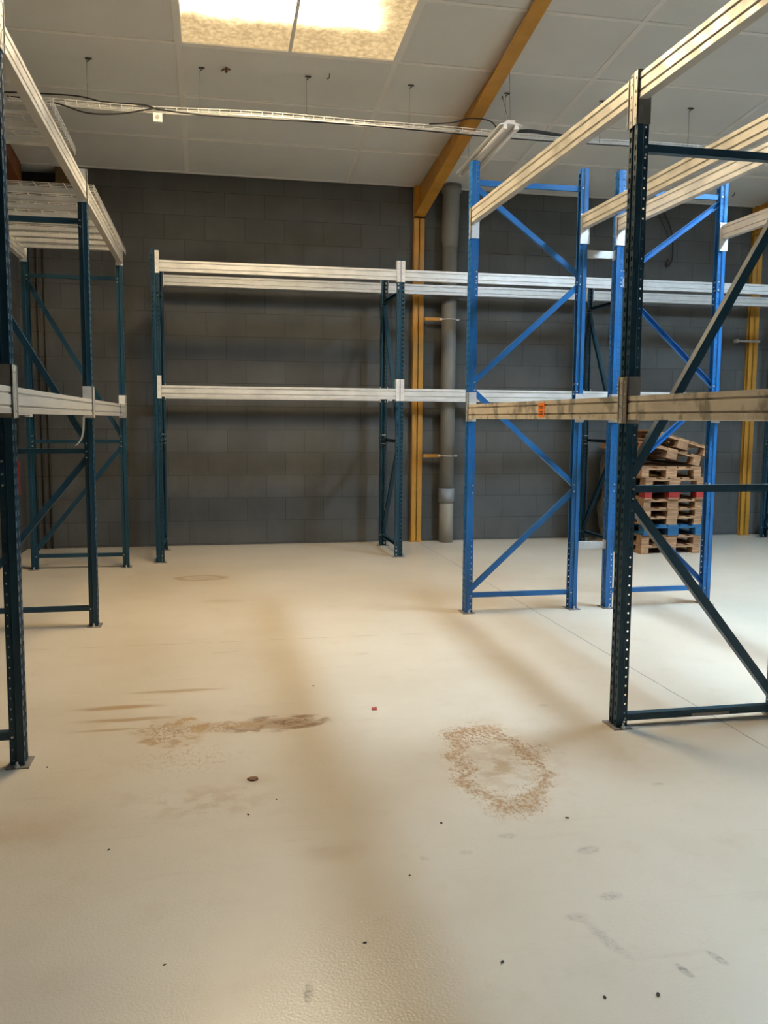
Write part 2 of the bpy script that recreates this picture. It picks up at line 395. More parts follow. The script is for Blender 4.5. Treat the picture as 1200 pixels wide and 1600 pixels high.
portal(-2.168, 'rust-orange rafter high in the far left corner above the wire decks', RUSTY, False, False)

# ------------------------------------------------------------------ drain pipe
t = thing('drain_pipe', 'fat grey vertical drain pipe beside the orange column', 'pipe', (3.152, 11.46, 0))
MB().tube([(0,0,0), (0,0,.54)], .095, 28).build('lower_pipe', PIPE3, t, True)
MB().tube([(0,0,.54), (0,0,.73)], .106, 28).build('sleeve', PIPE2, t, True)
MB().tube([(0,0,.73), (0,0,3.9)], .098, 28).build('upper_pipe', PIPE, t, True)
MB().tube([(0,0,3.9), (0,0,4.02), (.01,0,4.60), (.01,0,4.60), (.01,0,4.69)], [.098, .112, .112, .13, .13], 28).build('pipe_socket', PIPE, t, True)
for z in (1.17, 2.97):
    br = MB(); br.box(-.33, -.10, -.02, .02, z-.02, z+.02); o = br.build('pipe_bracket', ORANGE, t)
    cl = MB(); cl.tube([(.103*math.cos(a), .103*math.sin(a), z) for a in [k*PI/12 for k in range(25)]], .008, 6)
    cl.box(-.13, -.095, -.03, .03, z-.012, z+.012); cl.box(.095, .135, -.03, .03, z-.012, z+.012); cl.build('pipe_clamp', ZINC, o)

# ------------------------------------------------------------------ rack uprights (perforated omega section, real holes)
def upright_mesh(H, name, m, W=.09, D=.064):
    hw = W/2; T = .0022; pitch = .05
    segs = [((-hw, 0), (-.013, 0), 'slot', .55), ((-.013, 0), (-.008, .007), None, 0), ((-.008, .007), (.008, .007), None, 0), ((.008, .007), (.013, 0), None, 0), ((.013, 0), (hw, 0), 'slot', .45)]
    for s in (-1, 1):
        segs += [((s*hw, 0), (s*hw, .030), None, 0), ((s*hw, .030), (s*(hw-.009), .037), None, 0), ((s*(hw-.009), .037), (s*(hw-.009), D), 'hole', .5), ((s*(hw-.009), D), (s*(hw-.021), D), None, 0)]
    mb = MB(); n = int(round(H/pitch)); cz = .5
    for (a, b_, kind, pos) in segs:
        a = Vector(a); b_ = Vector(b_); d = b_-a; L = d.length; d /= L; nr = Vector((-d.y, d.x))
        if nr.y < 0 or (abs(nr.y) < 1e-6 and nr.x*(a.x) > 0): nr = -nr     # thickness goes inwards
        P = lambda u, z, k: (a + d*u + nr*T*k)
        def vx(u, z, k): q = P(u, z, k); return (q.y, q.x, z)              # local x inwards from the face, local y across
        if kind is None:
            mb.add([vx(0,0,0), vx(L,0,0), vx(L,H,0), vx(0,H,0), vx(0,0,1), vx(L,0,1), vx(L,H,1), vx(0,H,1)], [(0,1,2,3),(7,6,5,4),(0,4,5,1),(1,5,6,2),(2,6,7,3),(3,7,4,0)]); continue
        c = L*pos
        if kind == 'slot': shp = [(-.0065,-.012),(0,-.015),(.0065,-.012),(.0085,0),(.0085,.010),(0,.014),(-.0085,.010),(-.0085,0)]
        else: shp = [(.0058*math.cos(-3*PI/4+k*PI/4), .0058*math.sin(-3*PI/4+k*PI/4)) for k in range(8)]
        for i in range(n):
            z0, z1 = H*i/n, H*(i+1)/n; zm = (z0+z1)/2
            out = [(0,z0),(c,z0),(L,z0),(L,zm),(L,z1),(c,z1),(0,z1),(0,zm)]; inn = [(c+p, zm+q) for p, q in shp]
            vs = [vx(u, z, k) for k in (0, 1) for u, z in out+inn]
            fs = []
            for k in range(8):
                l = (k+1) % 8; fs += [(k, l, 8+l, 8+k), (16+k, 24+k, 24+l, 16+l), (8+k, 8+l, 24+l, 24+k)]
            fs += [(7, 0, 16, 23), (6, 7, 23, 22), (2, 3, 19, 18), (3, 4, 20, 19)]
            if i == 0: fs += [(0,1,17,16),(1,2,18,17)]
            if i == n-1: fs += [(4,5,21,20),(5,6,22,21)]
            mb.add(vs, fs)
    me = bpy.data.meshes.new(name); me.from_pydata(mb.v, [], mb.f); me.materials.append(m); me.update(); return me
DEP = 1.02
def cbrace(p, q, y=0., w=.042, d=.03, flip=1):
    """C channel between local points p and q (x,z), open towards the viewer side"""
    mb = MB(); a = Vector((p[0], 0, p[1])); b_ = Vector((q[0], 0, q[1])); ax = (b_-a).normalized(); n = Vector((-ax.z, 0, ax.x)); Y = Vector((0, 1, 0))*flip
    t = .003; prof = [(-w/2, -d/2), (w/2, -d/2), (w/2, d/2), (w/2-t*1.5, d/2), (w/2-t, -d/2+t), (-w/2+t, -d/2+t), (-w/2+t*1.5, d/2), (-w/2, d/2)]
    mb.prism(prof, 0, (b_-a).length, lambda u, v, s: a + n*u + Y*(v) + Vector((0, y, 0)) + ax*s)
    return mb
def make_frame(kind, label, loc, rot, dz=0., mirror=False):
    H, m, me = ((3.5, PETROL, UPM['p']) if dz == 0 else (3.4, PETROL, UPM['q'])) if kind == 'p' else (3.75, BLUE, UPM['b'])
    t = thing('upright_frame', label, 'rack frame', loc, rot, 'pallet rack upright frames')
    for e in (0, 1):
        o = link('upright', me, t); o.location = (0 if e == 0 else DEP, 0, .006); o.rotation_euler = (0, 0, 0 if e == 0 else PI)
        bpl = MB(); bpl.box(-.025, .080, -.075, .075, 0, .006); k = bpl.build('base_plate', ZDARK, o); k.location = (0, 0, -.006)
        for yy in (-.065, .065):
            bo = MB(); bo.tube([(.03, yy, .006), (.03, yy, .016)], .012, 6); bo.tube([(.03, yy, .016), (.03, yy, .032)], .006, 8); bb = bo.build('anchor_bolt', STEEL, o); bb.location = (0, 0, -.006)
    x0, x1 = .045, DEP-.045; X = (lambda v: DEP-v) if mirror else (lambda v: v)
    fl = -1 if abs(rot-PI) < .01 else 1            # the closed back of each brace faces the aisle entrance
    if kind == 'p':
        for z in (.145+dz, 1.39+dz, 3.13+dz): cbrace((x0-.01, z), (x1+.01, z), 0, .038, .045, flip=fl).build('horizontal_brace', m, t)
        cbrace((x1, .20+dz), (x0, 1.34+dz), .0, .046, .045, flip=fl).build('diagonal_brace', m, t)
        cbrace((x0, 1.45+dz), (x1, 3.08+dz), .0, .046, .045, flip=fl).build('diagonal_brace', m, t)
    else:
        for z in (.15, 3.59): cbrace((x0-.01, z), (x1+.01, z), 0).build('horizontal_brace', m, t)
        for (a, za), (c, z2) in (((x0, .19), (x1, 1.045)), ((x1, 1.10), (x0, 1.90)), ((x0, 1.965), (x1, 2.80)), ((x1, 2.87), (x0, 3.55))):
            cbrace((X(a), za), (X(c), z2), 0., .044, .032, flip=-1 if mirror else 1).build('diagonal_brace', m, t)
    bolt = MB().tube([(0, -.042, 0), (0, .042, 0)], .006, 8).mesh('brace_bolt', STEEL)
    zs = (.145+dz, 1.34+dz, 1.39+dz, 1.45+dz, 3.09+dz, 3.13+dz) if kind == 'p' else (.15, 1.04, 1.10, 1.90, 1.965, 2.80, 2.87, 3.59)
    for x in (.052, DEP-.052):
        for z in zs: o = link('brace_bolt', bolt, t); o.location = (x, 0, z)
    return t
UPM = {'p': upright_mesh(3.5, 'petrol_upright', PETROL), 'q': upright_mesh(3.4, 'short_petrol_upright', PETROL), 'b': upright_mesh(3.75, 'blue_upright', BLUE)}

XR1, XR2 = 2.142, 3.432
YG, YB = 4.31, 7.175
YN = YG - 2.87
XLa = -.876
YL1, YL2, YL3 = 4.325, 7.19, 10.01; YL0 = YL1-2.87
YA = 10.245; XA = [-.555, 2.232, 5.03, 7.815]
make_frame('b', 'bright blue rack frame left of the back-to-back pair, in front of the grey pipe', (XR1, YB, 0), 0)
make_frame('b', 'bright blue rack frame right of the back-to-back pair, in front of the pallets', (XR2, YB, 0), 0, 0, True)
make_frame('p', 'nearest dark green-blue rack frame at right, large braces crossing the pallet stack', (XR1, YG, 0), 0, -.095)
make_frame('p', 'dark green-blue frame just beyond the right edge, carrying the second rack', (XR2, YG, 0), 0, -.095)
make_frame('p', 'dark green-blue frame beside the camera ending the near right bay', (XR1, YN, 0), 0, -.095)
make_frame('p', 'nearest dark frame at the left edge, its perforated post standing at the picture border', (XLa, YL1, 0), PI)
make_frame('p', 'middle petrol-blue frame of the left rack, carrying the near end of the decks', (XLa, YL2, 0), PI)
make_frame('p', 'petrol-blue frame of the left rack farthest back, in the room corner', (XLa, YL3, 0), PI)
make_frame('p', 'petrol-blue frame beside the camera ending the near left bay', (XLa, YL0, 0), PI)
make_frame('p', 'petrol-blue frame at the left end of the rack along the back wall', (XA[0], YA, 0), PI/2)
make_frame('p', 'petrol-blue frame of the back wall rack beside the orange column', (XA[1], YA, 0), PI/2)
make_frame('p', 'petrol-blue frame of the back wall rack between the blue frames and pallets', (XA[2], YA, 0), PI/2)
make_frame('p', 'petrol-blue frame of the back wall rack at the right picture edge', (XA[3], YA, 0), PI/2)

# ------------------------------------------------------------------ beams
def make_beam(label, loc, rot, L, h, up_ext, dn_ext, m, mplate, group, zb=0., web=ZPLATE):
    """local: y along the beam, x inwards from the post face, z=0 the beam's underside"""
    t = thing('rack_beam', label, 'rack beam', loc, rot, group); d = .05; g = .010
    prof = [(0, 0), (0, h*.22), (g, h*.25), (g, h*.30), (0, h*.33), (0, h*.70), (g, h*.73), (g, h*.78), (0, h*.81), (0, h), (d, h), (d, h*.81), (d-g, h*.78), (d-g, h*.73), (d, h*.70), (d, h*.33), (d-g, h*.30), (d-g, h*.25), (d, h*.22), (d, 0)]
    b = MB(); b.prism([(u-.002, v) for u, v in prof], .004, L-.004, lambda u, v, s: (u, s, v)); b.build('beam', m, t)
    for e in (0, 1):
        y = (lambda v: v) if e == 0 else (lambda v: L-v)
        z0, z1 = -dn_ext, h+up_ext
        c = MB()
        def bx(x0, x1, ya, yb, za, zb_, mi=0): c.box(x0, x1, min(y(ya), y(yb)), max(y(ya), y(yb)), za, zb_, mi)
        bx(-.0075, -.0015, -.041, .004, z0, z1)                   # face plate on the post face
        bx(-.0075, .066, -.001, .004, z0, z1, 1)                # plate against the post side
        bx(-.012, -.0075, .000, .004, z0, z1)
        for k in range(4):
            zz = z0 + (z1-z0)*(k+.5)/4; yy = y(-.022)
            c.tube([(-.0075, yy, zz), (-.011, yy, zz)], .006, 8, 2)
        c.build('end_connector', [mplate, web, STEEL], t)
    return t
def beam_y(label, xface, side, ya, yb, zb, h, ue, de, m, mp, group, web=ZPLATE):
    """beam running along Y; side=-1 when its face looks to -X"""
    L = yb-ya-.09
    if side < 0: return make_beam(label, (xface, ya+.045, zb), 0, L, h, ue, de, m, mp, group, 0, web)
    return make_beam(label, (xface, yb-.045, zb), PI, L, h, ue, de, m, mp, group, 0, web)
def beam_x(label, yface, side, xa, xb, zb, h, ue, de, m, mp, group):
    L = xb-xa-.09
    if side < 0: return make_beam(label, (xb-.045, yface, zb), PI/2, L, h, ue, de, m, mp, group)
    return make_beam(label, (xa+.045, yface, zb), -PI/2, L, h, ue, de, m, mp, group)
GR, GL, GA = 'galvanised beams of the right racks', 'galvanised beams of the left rack', 'galvanised beams of the back wall rack'
ZT, ZM = 3.262, 1.660
# right rack, aisle side
beam_y('scuffed lower beam with an orange sticker, from nearest right frame to blue frame', XR1, -1, YG, YB, ZM, .122, .10, .02, ZDIRT, ZWARM, GR)
beam_y('lower aisle beam running off the right edge from the nearest right post', XR1, -1, YN, YG, ZM, .122, .10, .02, ZDIRT, ZDARK, GR, ZDARK)
beam_y('upper beam sloping from the left blue frame up to the top of the nearest right post', XR1, -1, YG, YB, ZT, .12, .0, .125, ZWARM, ZWARM, GR)
beam_y('topmost beam leaving the picture at upper right from the nearest right post', XR1, -1, YN, YG, ZT, .12, .02, .12, ZWARM, ZWARM, GR, ZDARK)
# right rack, far sides
beam_y('upper beam hung from the second post of the left blue frame', XR1+DEP, 1, YG, YB, ZT, .12, .0, .125, ZWARM, ZPLATE, GR)
beam_y('lower beam hung from the second post of the left blue frame, seen edge-on', XR1+DEP, 1, YG, YB, ZM, .122, .10, .02, ZINC, ZPLATE, GR)
beam_y('upper beam hung from the first post of the right blue frame', XR2, -1, YG, YB, ZT, .12, .0, .125, ZINC, ZPLATE, GR)
beam_y('lower beam hung from the first post of the right blue frame, seen edge-on', XR2, -1, YG, YB, ZM, .122, .10, .02, ZINC, ZPLATE, GR)
beam_y('upper beam hung from the last blue post at far right', XR2+DEP, 1, YG, YB, ZT-.03, .12, .02, .10, ZINC, ZPLATE, GR)
beam_y('lower beam hung from the last blue post at far right, seen edge-on', XR2+DEP, 1, YG, YB, ZM, .122, .10, .02, ZINC, ZPLATE, GR)
# left rack
ZLT, ZLM = 3.285, 1.668
beam_y('lower aisle beam of the left rack between nearest and middle posts', XLa, 1, YL1, YL2, ZLM, .122, .10, .02, ZWARM, ZWARM, GL, ZPLATE)
beam_y('lower aisle beam of the left rack with a dark tie mark, farthest back', XLa, 1, YL2, YL3, ZLM, .122, .10, .02, ZWARM, ZWARM, GL)
beam_y('lower aisle beam at the left picture border before the nearest post', XLa, 1, YL0, YL1, ZLM, .122, .10, .02, ZWARM, ZWARM, GL, ZDARK)
beam_y('upper aisle beam of the left rack running steeply down from the top left corner', XLa, 1, YL1, YL2, ZLT, .122, .10, .02, ZWARM, ZWARM, GL)
beam_y('upper aisle beam of the left rack under the far wire decks', XLa, 1, YL2, YL3, ZLT, .122, .0, .02, ZWARM, ZWARM, GL)
beam_y('upper aisle beam in the top left corner before the nearest post', XLa, 1, YL0, YL1, ZLT, .122, .10, .02, ZWARM, ZWARM, GL)
XLb = XLa-DEP
beam_y('upper rear beam of the left rack by the side wall, under the far decks', XLb, -1, YL2, YL3, ZLT, .122, .0, .02, ZINC, ZPLATE, GL)
beam_y('upper rear beam of the left rack by the side wall, nearer bay', XLb, -1, YL1, YL2, ZLT, .122, .0, .02, ZINC, ZPLATE, GL)
beam_y('lower rear beam of the left rack by the side wall', XLb, -1, YL2, YL3, ZLM, .122, .0, .02, ZINC, ZPLATE, GL)
beam_y('lower rear beam of the left rack by the side wall, nearer bay', XLb, -1, YL1, YL2, ZLM, .122, .0, .02, ZINC, ZPLATE, GL)
# back wall rack
bay = ['left bay', 'bay crossing the grey pipe', 'right bay behind the pallet stack']
for k in range(3):
    beam_x('upper front beam of the back wall rack, %s' % bay[k], YA, -1, XA[k], XA[k+1], 3.266, .122, .10, .02, ZINC, ZPLATE, GA)
    beam_x('upper rear beam of the back wall rack, %s' % bay[k], YA+DEP, 1, XA[k], XA[k+1], 3.256, .122, .06, .02, ZINC, ZPLATE, GA)
    beam_x('middle front beam of the back wall rack, %s' % bay[k], YA, -1, XA[k], XA[k+1], 1.888, .125, .11, .02, ZINC, ZPLATE, GA)
    beam_x('middle rear beam of the back wall rack, %s' % bay[k], YA+DEP, 1, XA[k], XA[k+1], 1.888, .122, .06, .02, ZINC, ZPLATE, GA)
beam_x('upper front beam running out of the picture beyond the rightmost back post', YA, -1, XA[3], XA[3]+2.79, 3.266, .122, .10, .02, ZINC, ZPLATE, GA)
# row spacers joining the two blue frames
for z, lb in ((3.06, 'upper galvanised spacer joining the two blue frames'), (.565, 'lower galvanised spacer joining the two blue frames near the floor')):
    t = thing('row_spacer', lb, 'rack spacer', (XR1+DEP, YB, z), 0, 'spacers between blue frames')
    w = XR2-XR1-DEP; b = MB()
    for pr in (((-.03, -.022), (.03, -.022), (.03, .022), (.027, .022), (.027, -.019), (-.027, -.019), (-.027, .022), (-.03, .022)),):
        b.prism(pr, .002, w-.002, lambda u, v, s: (s, v, u))
    b.build('channel', ZINC, t)
    for x in (.005, w-.005): MB().box(x-.003, x+.003, -.03, .03, -.04, .04).build('end_plate', ZPLATE, t)

# ------------------------------------------------------------------ wire mesh decks on the left rack
def make_deck(label, y0, y1, lift=0.):
    t = thing('wire_deck', label, 'wire deck', (0, y0, ZLT+.122+lift), 0, 'wire mesh decks on the left rack')
    w = y1-y0; xa, xb = XLb-.035, XLa+.040; wr = MB()
    n = int(w/.05)
    for i in range(n+1):
        y = w*i/n; wr.tube([(xa, y, -.02), (xa, y, .012), (xb-.012, y, .012), (xb, y, .004), (xb, y, -.03)], .0026, 5)
    k = 10
    for i in range(k+1):
        x = xa + (xb-xa)*i/k; wr.tube([(x, 0, .017), (x, w, .017)], .0028, 5)
    wr.tube([(xb+.004, 0, -.012), (xb+.004, w, -.012)], .003, 5); wr.tube([(xb+.004, 0, .012), (xb+.004, w, .012)], .003, 5)
    wr.build('wire_grid', WIRE, t)
    for c in (.17, .5, .83):
        y = w*c; s = MB(); s.prism([(-.045, .009), (-.030, -.022), (.030, -.022), (.045, .009), (.042, .009), (.028, -.019), (-.028, -.019), (-.042, .009)], XLb+.055, XLa-.055, lambda u, v, q: (q, y+u, v-.002))
        s.box(XLb+.004, XLb+.06, y-.045, y+.045, .004, .009); s.box(XLa-.06, XLa-.004, y-.045, y+.045, .004, .009)
        s.build('support_channel', ZINC, t)
    return t
make_deck('wire mesh deck standing alone on the near bay of the left rack', 5.38, 6.30)
make_deck('wire mesh deck on the far bay, right behind the middle post', 7.26, 8.16)
make_deck('wire mesh deck on the far bay, in the middle of its three', 8.17, 9.06)
make_deck('wire mesh deck on the far bay, nearest the back wall', 9.07, 9.95)

# ------------------------------------------------------------------ euro pallets
def pallet_proto():
    """local: x across the short end (0.8), y along the length (1.2)"""
    t = thing('wooden_pallet', '', 'pallet')
    def part(n, x0, x1, y0, y1, z0, z1):
        o = MB().box(-(x1-x0)/2, (x1-x0)/2, -(y1-y0)/2, (y1-y0)/2, -(z1-z0)/2, (z1-z0)/2).build(n, WOOD, t, bevel=.003); o.location = ((x0+x1)/2, (y0+y1)/2, (z0+z1)/2)
    for x0, w in ((0, .145), (.205, .10), (.3275, .145), (.495, .10), (.655, .145)): part('deck_board', x0, x0+w, 0, 1.2, .122, .144)
    for y0 in (0, .5275, 1.055): part('stringer_board', 0, .8, y0, y0+.145, .100, .122)
    for y0 in (0, .5275, 1.055):
        for x0, w in ((0, .10), (.3275, .145), (.70, .10)): part('block', x0, x0+w, y0, y0+.145, .022, .100)
    for x0, w in ((0, .10), (.3275, .145), (.70, .10)): part('bottom_board', x0, x0+w, 0, 1.2, 0, .022)
    return t
def dup(root):
    r = root.copy(); C.objects.link(r)
    for ch in list(root.children):
        c = ch.copy(); C.objects.link(c); c.parent = r
    return r
proto = pallet_proto(); recolour = {}
PG = 'wooden pallets in the stack'
stack = [(.112, 0, 0, None, 'bottom wooden pallet of the stack, lying on the floor'), (.118, .02, .03, None, 'second wooden pallet from the floor, directly under the blue one'),
         (.132, .03, .00, WOODB, 'blue-painted pallet low in the stack'), (.106, .01, .02, None, 'plain wooden pallet resting directly on the blue one'),
         (.108, .02, .01, None, 'plain wooden pallet second above the blue one'), (.106, .03, .04, None, 'plain wooden pallet directly under the red-blocked one'),
         (.134, .02, .00, WOODR, 'pallet with red-painted blocks in mid stack'), (.135, .03, .01, None, 'plain wooden pallet resting directly on the red-blocked one'),
         (.136, -.02, .02, None, 'topmost level wooden pallet, directly under the two tilted ones')]
z = 0
first = True
for h, dx, dy, m, lb in stack:
    r = proto if first else dup(proto); first = False
    r.location = (5.27+dx, 10.0+dy, z); r.rotation_euler = (0, 0, random.uniform(-.012, .012)); r.scale = (1, 1, h/.144)
    tag(r, lb, 'pallet', PG); z += h+.0005
    if m:
        for ch in r.children:
            if m is WOODR and not ch.name.startswith('block'): continue
            me = ch.data.copy(); me.materials[0] = m; ch.data = me
zt = z
for (ox, oy, oz, a, lb) in ((6.03, 10.03, zt+.002, .235, 'lower of the two tilted wooden pallets on top of the stack'), (6.145, 9.99, zt+.112, .275, 'uppermost tilted wooden pallet sliding off the stack')):
    r = dup(proto); tag(r, lb, 'pallet', PG)
    # tilt about the lower right edge
    r.rotation_euler = (0, a, 0); L = .8
    r.location = (ox - L*math.cos(a), oy, oz + L*math.sin(a)); r.scale = (1, 1, .9)
r = dup(proto); r.location = (8.02, 10.28, 0); r.rotation_euler = (0, 0, 0); tag(r, 'wooden pallet lying beside the rightmost back post at the picture edge', 'pallet')
r = dup(proto); r.location = (8.03, 10.26, .1445); tag(r, 'wooden pallet lying on another at the right picture edge', 'pallet')
# plastic film hanging off the stack
b = MB(); rows = 26; cols = 9
for i in range(rows):
    for j in range(cols):
        zz = 1.16*(1-i/(rows-1)) + .04; f = math.sin(PI*i/(rows-1))
        b.v.append((5.235 - .035*f - .02*math.sin(i*.9+j*1.7)*f - .03*math.sin(i*.45), 10.25+.85*j/(cols-1), zz + .02*math.sin(j*2.1)))
for i in range(rows-1):
    for j in range(cols-1): b.f.append((i*cols+j, i*cols+j+1, (i+1)*cols+j+1, (i+1)*cols+j)); b.mi.append(0)
o = b.build('plastic_film', FILM, None, True); so = o.modifiers.new('thick', 'SOLIDIFY'); so.thickness = .0015
tag(o, 'loose grey plastic film hanging down the left side of the pallet stack', 'plastic film')

# ------------------------------------------------------------------ cable tray, its hangers and cables
TY = 8.90
t = thing('cable_tray', 'long thin wire cable tray hung under the ceiling across the hall', 'cable tray', (0, TY, 4.535))
def tz(x): return .012*math.sin(x*1.3) + .006*math.sin(x*3.1)
b = MB(); xs_ = [-1.75+.1*k for k in range(0, 79)]
for yy, zz in ((-.035, .035), (-.035, 0), (.035, 0), (.035, .035), (0, 0)):
    b.tube([(x, yy, zz+tz(x)) for x in xs_], .0036, 6)
for x in xs_[::1]: b.tube([(x, -.035, .038+tz(x)), (x, -.035, tz(x)), (x, .035, tz(x)), (x, .035, .038+tz(x))], .0032, 5)
b.build('wire_basket', WHITE, t)
b = MB(); 
for x0 in (.3, .95): b.tube([(x0+.5*k, -.04, -.008+tz(x0+.5*k)) for k in range(3)], .006, 6)
b.build('conduit', WHITE, t)
for hx in (-1.055, -.03, .983, 2.008, 3.010, 4.044, 5.051):
    h = MB(); zt_ = zc(TY)-4.535
    h.tube([(hx, 0, tz(hx)+.0), (hx, 0, zt_-.03)], .0022, 5); h.tube([(hx, 0, zt_-.035), (hx+.01, 0, zt_-.03), (hx+.03, 0, zt_-.012), (hx+.03, 0, zt_)], .005, 6)
    h.box(hx-.012, hx+.045, -.012, .012, zt_-.012, zt_-.004)
    h.build('hanger_rod', CABLE, t)
def cable(name, label, pts, r, m, cat='cable', group=None, n=10):
    P = [Vector(p) for p in pts]; out = []
    for i in range(len(P)-1):
        p0, p1, p2, p3 = P[max(i-1, 0)], P[i], P[i+1], P[min(i+2, len(P)-1)]
        for k in range(n):
            s = k/n; out.append(.5*((2*p1)+(-p0+p2)*s+(2*p0-5*p1+4*p2-p3)*s*s+(-p0+3*p1-3*p2+p3)*s**3))
    out.append(P[-1]); return tag(MB().tube(out, r, 7).build(name, m, None, True), label, cat, group)
zt0 = 4.55
cable('power_cable', 'black cable lying along the left part of the cable tray', [(-1.9, TY, zt0+.045), (-1.2, TY-.01, zt0+.06), (-.9, TY+.01, zt0+.03), (-.55, TY-.05, zt0+.01), (-.4, TY-.05, zt0-.02), (.0, TY-.02, zt0-.033), (.5, TY-.02, zt0-.028), (1.5, TY-.02, zt0-.020), (2.4, TY-.02, zt0-.032), (2.85, TY-.02, zt0-.04), (3.2, TY-.02, zt0-.042), (3.7, TY-.02, zt0-.042), (4.6, TY-.02, zt0-.03), (6, TY-.02, zt0-.02)], .007, BLACK)
cable('sagging_cable', 'thin dark cable sagging under the left end of the cable tray', [(-1.75, TY-.055, zt0), (-1.35, TY-.06, zt0-.03), (-1.05, TY-.07, zt0-.105), (-.75, TY-.06, zt0-.085), (-.45, TY-.052, zt0-.01)], .007, BLACK)
cable('looped_cable', 'dark cable looping over the tray by the orange rafter', [(2.2, TY-.052, zt0+.03), (2.45, TY-.055, zt0+.06), (2.62, TY-.06, zt0+.11), (2.82, TY-.065, zt0+.10), (2.90, TY-.065, zt0+.03), (2.91, TY-.065, zt0-.03)], .006, BLACK)
cable('cable_bundle', 'thick black cable bundle in the tray between the lamp and the top beam', [(3.10, TY-.01, zt0+.03), (3.3, TY-.02, zt0+.045), (3.6, TY, zt0+.03), (3.75, TY, zt0+.02)], .018, BLACK)
cable('hanging_cable', 'loose dark cable hanging down the back wall between the blue posts', [(6.18, 11.56, 4.67), (6.24, 11.55, 4.52), (6.35, 11.54, 4.30), (6.39, 11.54, 4.05), (6.38, 11.54, 3.88), (6.31, 11.54, 3.80), (6.33, 11.55, 3.9)], .012, BLACK)
cable('hanging_cable', 'thin dark wire dropping down the back wall left of the loose cable', [(6.12, 11.58, 4.67), (6.16, 11.57, 4.50), (6.26, 11.57, 4.34), (6.33, 11.57, 4.2)], .006, BLACK)
# junction box
t = thing('junction_box', 'small white square junction box hanging just below the cable tray', 'junction box', (-.425, TY-.02, 4.455))
MB().box(-.042, .042, -.02, .03, -.035, .05).build('box_body', PAPER, t, bevel=.004)
MB().tube([(0, -.028, .01), (0, -.018, .01)], .018, 14).build('round_cap', LABEL, t)

# ------------------------------------------------------------------ hanging batten lamp (off)
t = thing('batten_lamp', 'white twin-tube batten lamp hanging unlit below the ceiling by the orange rafter', 'lamp', (2.885, 8.35, 4.455), -.004)
LB = 1.52
b = MB(); t.rotation_euler = (-.036, 0, -.004)
b.prism([(-.115, .012), (-.04, .035), (-.04, .055), (.04, .055), (.04, .035), (.115, .012), (.115, .004), (.028, .018), (-.028, .018), (-.115, .004)], 0, LB, lambda u, v, s: (u, s, v)); b.build('lamp_body', WHITE, t)
for x in (-.058, .058):
    MB().tube([(x, .03, -.010), (x, LB-.03, -.010)], .018, 14).build('lamp_tube', TUBE, t, True)
    h = MB(); h.box(x-.018, x+.018, 0, .025, -.03, .02); h.build('tube_holder', WHITE, t)
    h = MB(); h.box(x-.018, x+.018, LB-.025, LB, -.03, .02); h.build('tube_holder', WHITE, t)
for yy, dx, dy in ((.03, -.02, -.03), (.07, .10, .50), (LB-.05, .03, .02)):
    w = MB(); top = zc(8.35+yy+dy)-4.455; w.tube([(0, yy, .055), (dx, yy+dy, top)], .0022, 5); w.tube([(dx, yy+dy, top-.03), (dx, yy+dy, top)], .008, 6); w.build('hanger_wire', CABLE, t)

# ceiling bits
def nest(x, y, label):
    mb = MB(); rnd = random.Random(3)
    for k in range(9):
        a = rnd.uniform(0, 2*PI); r = rnd.uniform(.01, .035)
        p = Vector((x+r*math.cos(a), y+r*math.sin(a), zc(y)-.004-rnd.uniform(0, .03)))
        q = p+Vector((rnd.uniform(-.03,.03), rnd.uniform(-.02,.02), rnd.uniform(-.03,.01)))
        mb.add([p, p+Vector((.018,.012,.004)), q, p+Vector((-.012,.014,-.01)), p+Vector((0,0,.012))], [(0,1,2),(0,2,3),(4,1,0),(4,3,2),(4,2,1),(0,3,4)])
    return tag(mb.build('insect_nest', LEAF), label, 'nest')
nest(.214, 8.873, 'brown clump like a nest stuck on the ceiling below the skylight')
for x, y, lb in ((1.198, 8.816, 'small dark hook in the ceiling below the right skylight pane'), (7.015, 11.1, 'small dark hook in the ceiling above the last blue post')):
    b = MB(); b.tube([(x, y, zc(y)), (x, y, zc(y)-.03), (x-.015, y, zc(y)-.05), (x-.03, y, zc(y)-.045)], .006, 6); tag(b.build('ceiling_hook', CABLE), lb, 'hook')

# ------------------------------------------------------------------ small things on walls and racks
for k, x in enumerate((-2.10, -2.02, -1.94)):
    lb = ('leftmost', 'middle', 'rightmost')[k]
    b = MB(); b.tube([(x, 11.585, .0), (x, 11.585, 4.45)], .014, 10); tag(b.build('wall_conduit', MWs, None, True), '%s of the three thin painted conduits in the far left corner' % lb, 'conduit', 'corner conduits')
t = thing('fire_extinguisher', 'red fire extinguisher on the left wall behind the nearest left post', 'fire extinguisher', (XL+.10, 10.36, .78))
MB().tube([(0,0,0), (0,0,.01), (0,0,.36), (0,0,.42), (0,0,.45)], [.07, .085, .085, .05, .025], 20).build('cylinder', RED, t, True)
h = MB(); h.box(-.02, .02, -.02, .02, .45, .49); h.box(-.01, .01, -.11, .02, .49, .505); h.box(-.01, .01, -.09, .02, .465, .475); h.build('valve_handle', BLACK, t)
MB().tube([(0, -.02, .47), (.04, -.1, .44), (.05, -.12, .3), (.05, -.1, .12)], .011, 8).build('hose', BLACK, t, True)
MB().box(-.095, -.08, -.03, .03, .1, .4).build('wall_bracket', ZDARK, t)
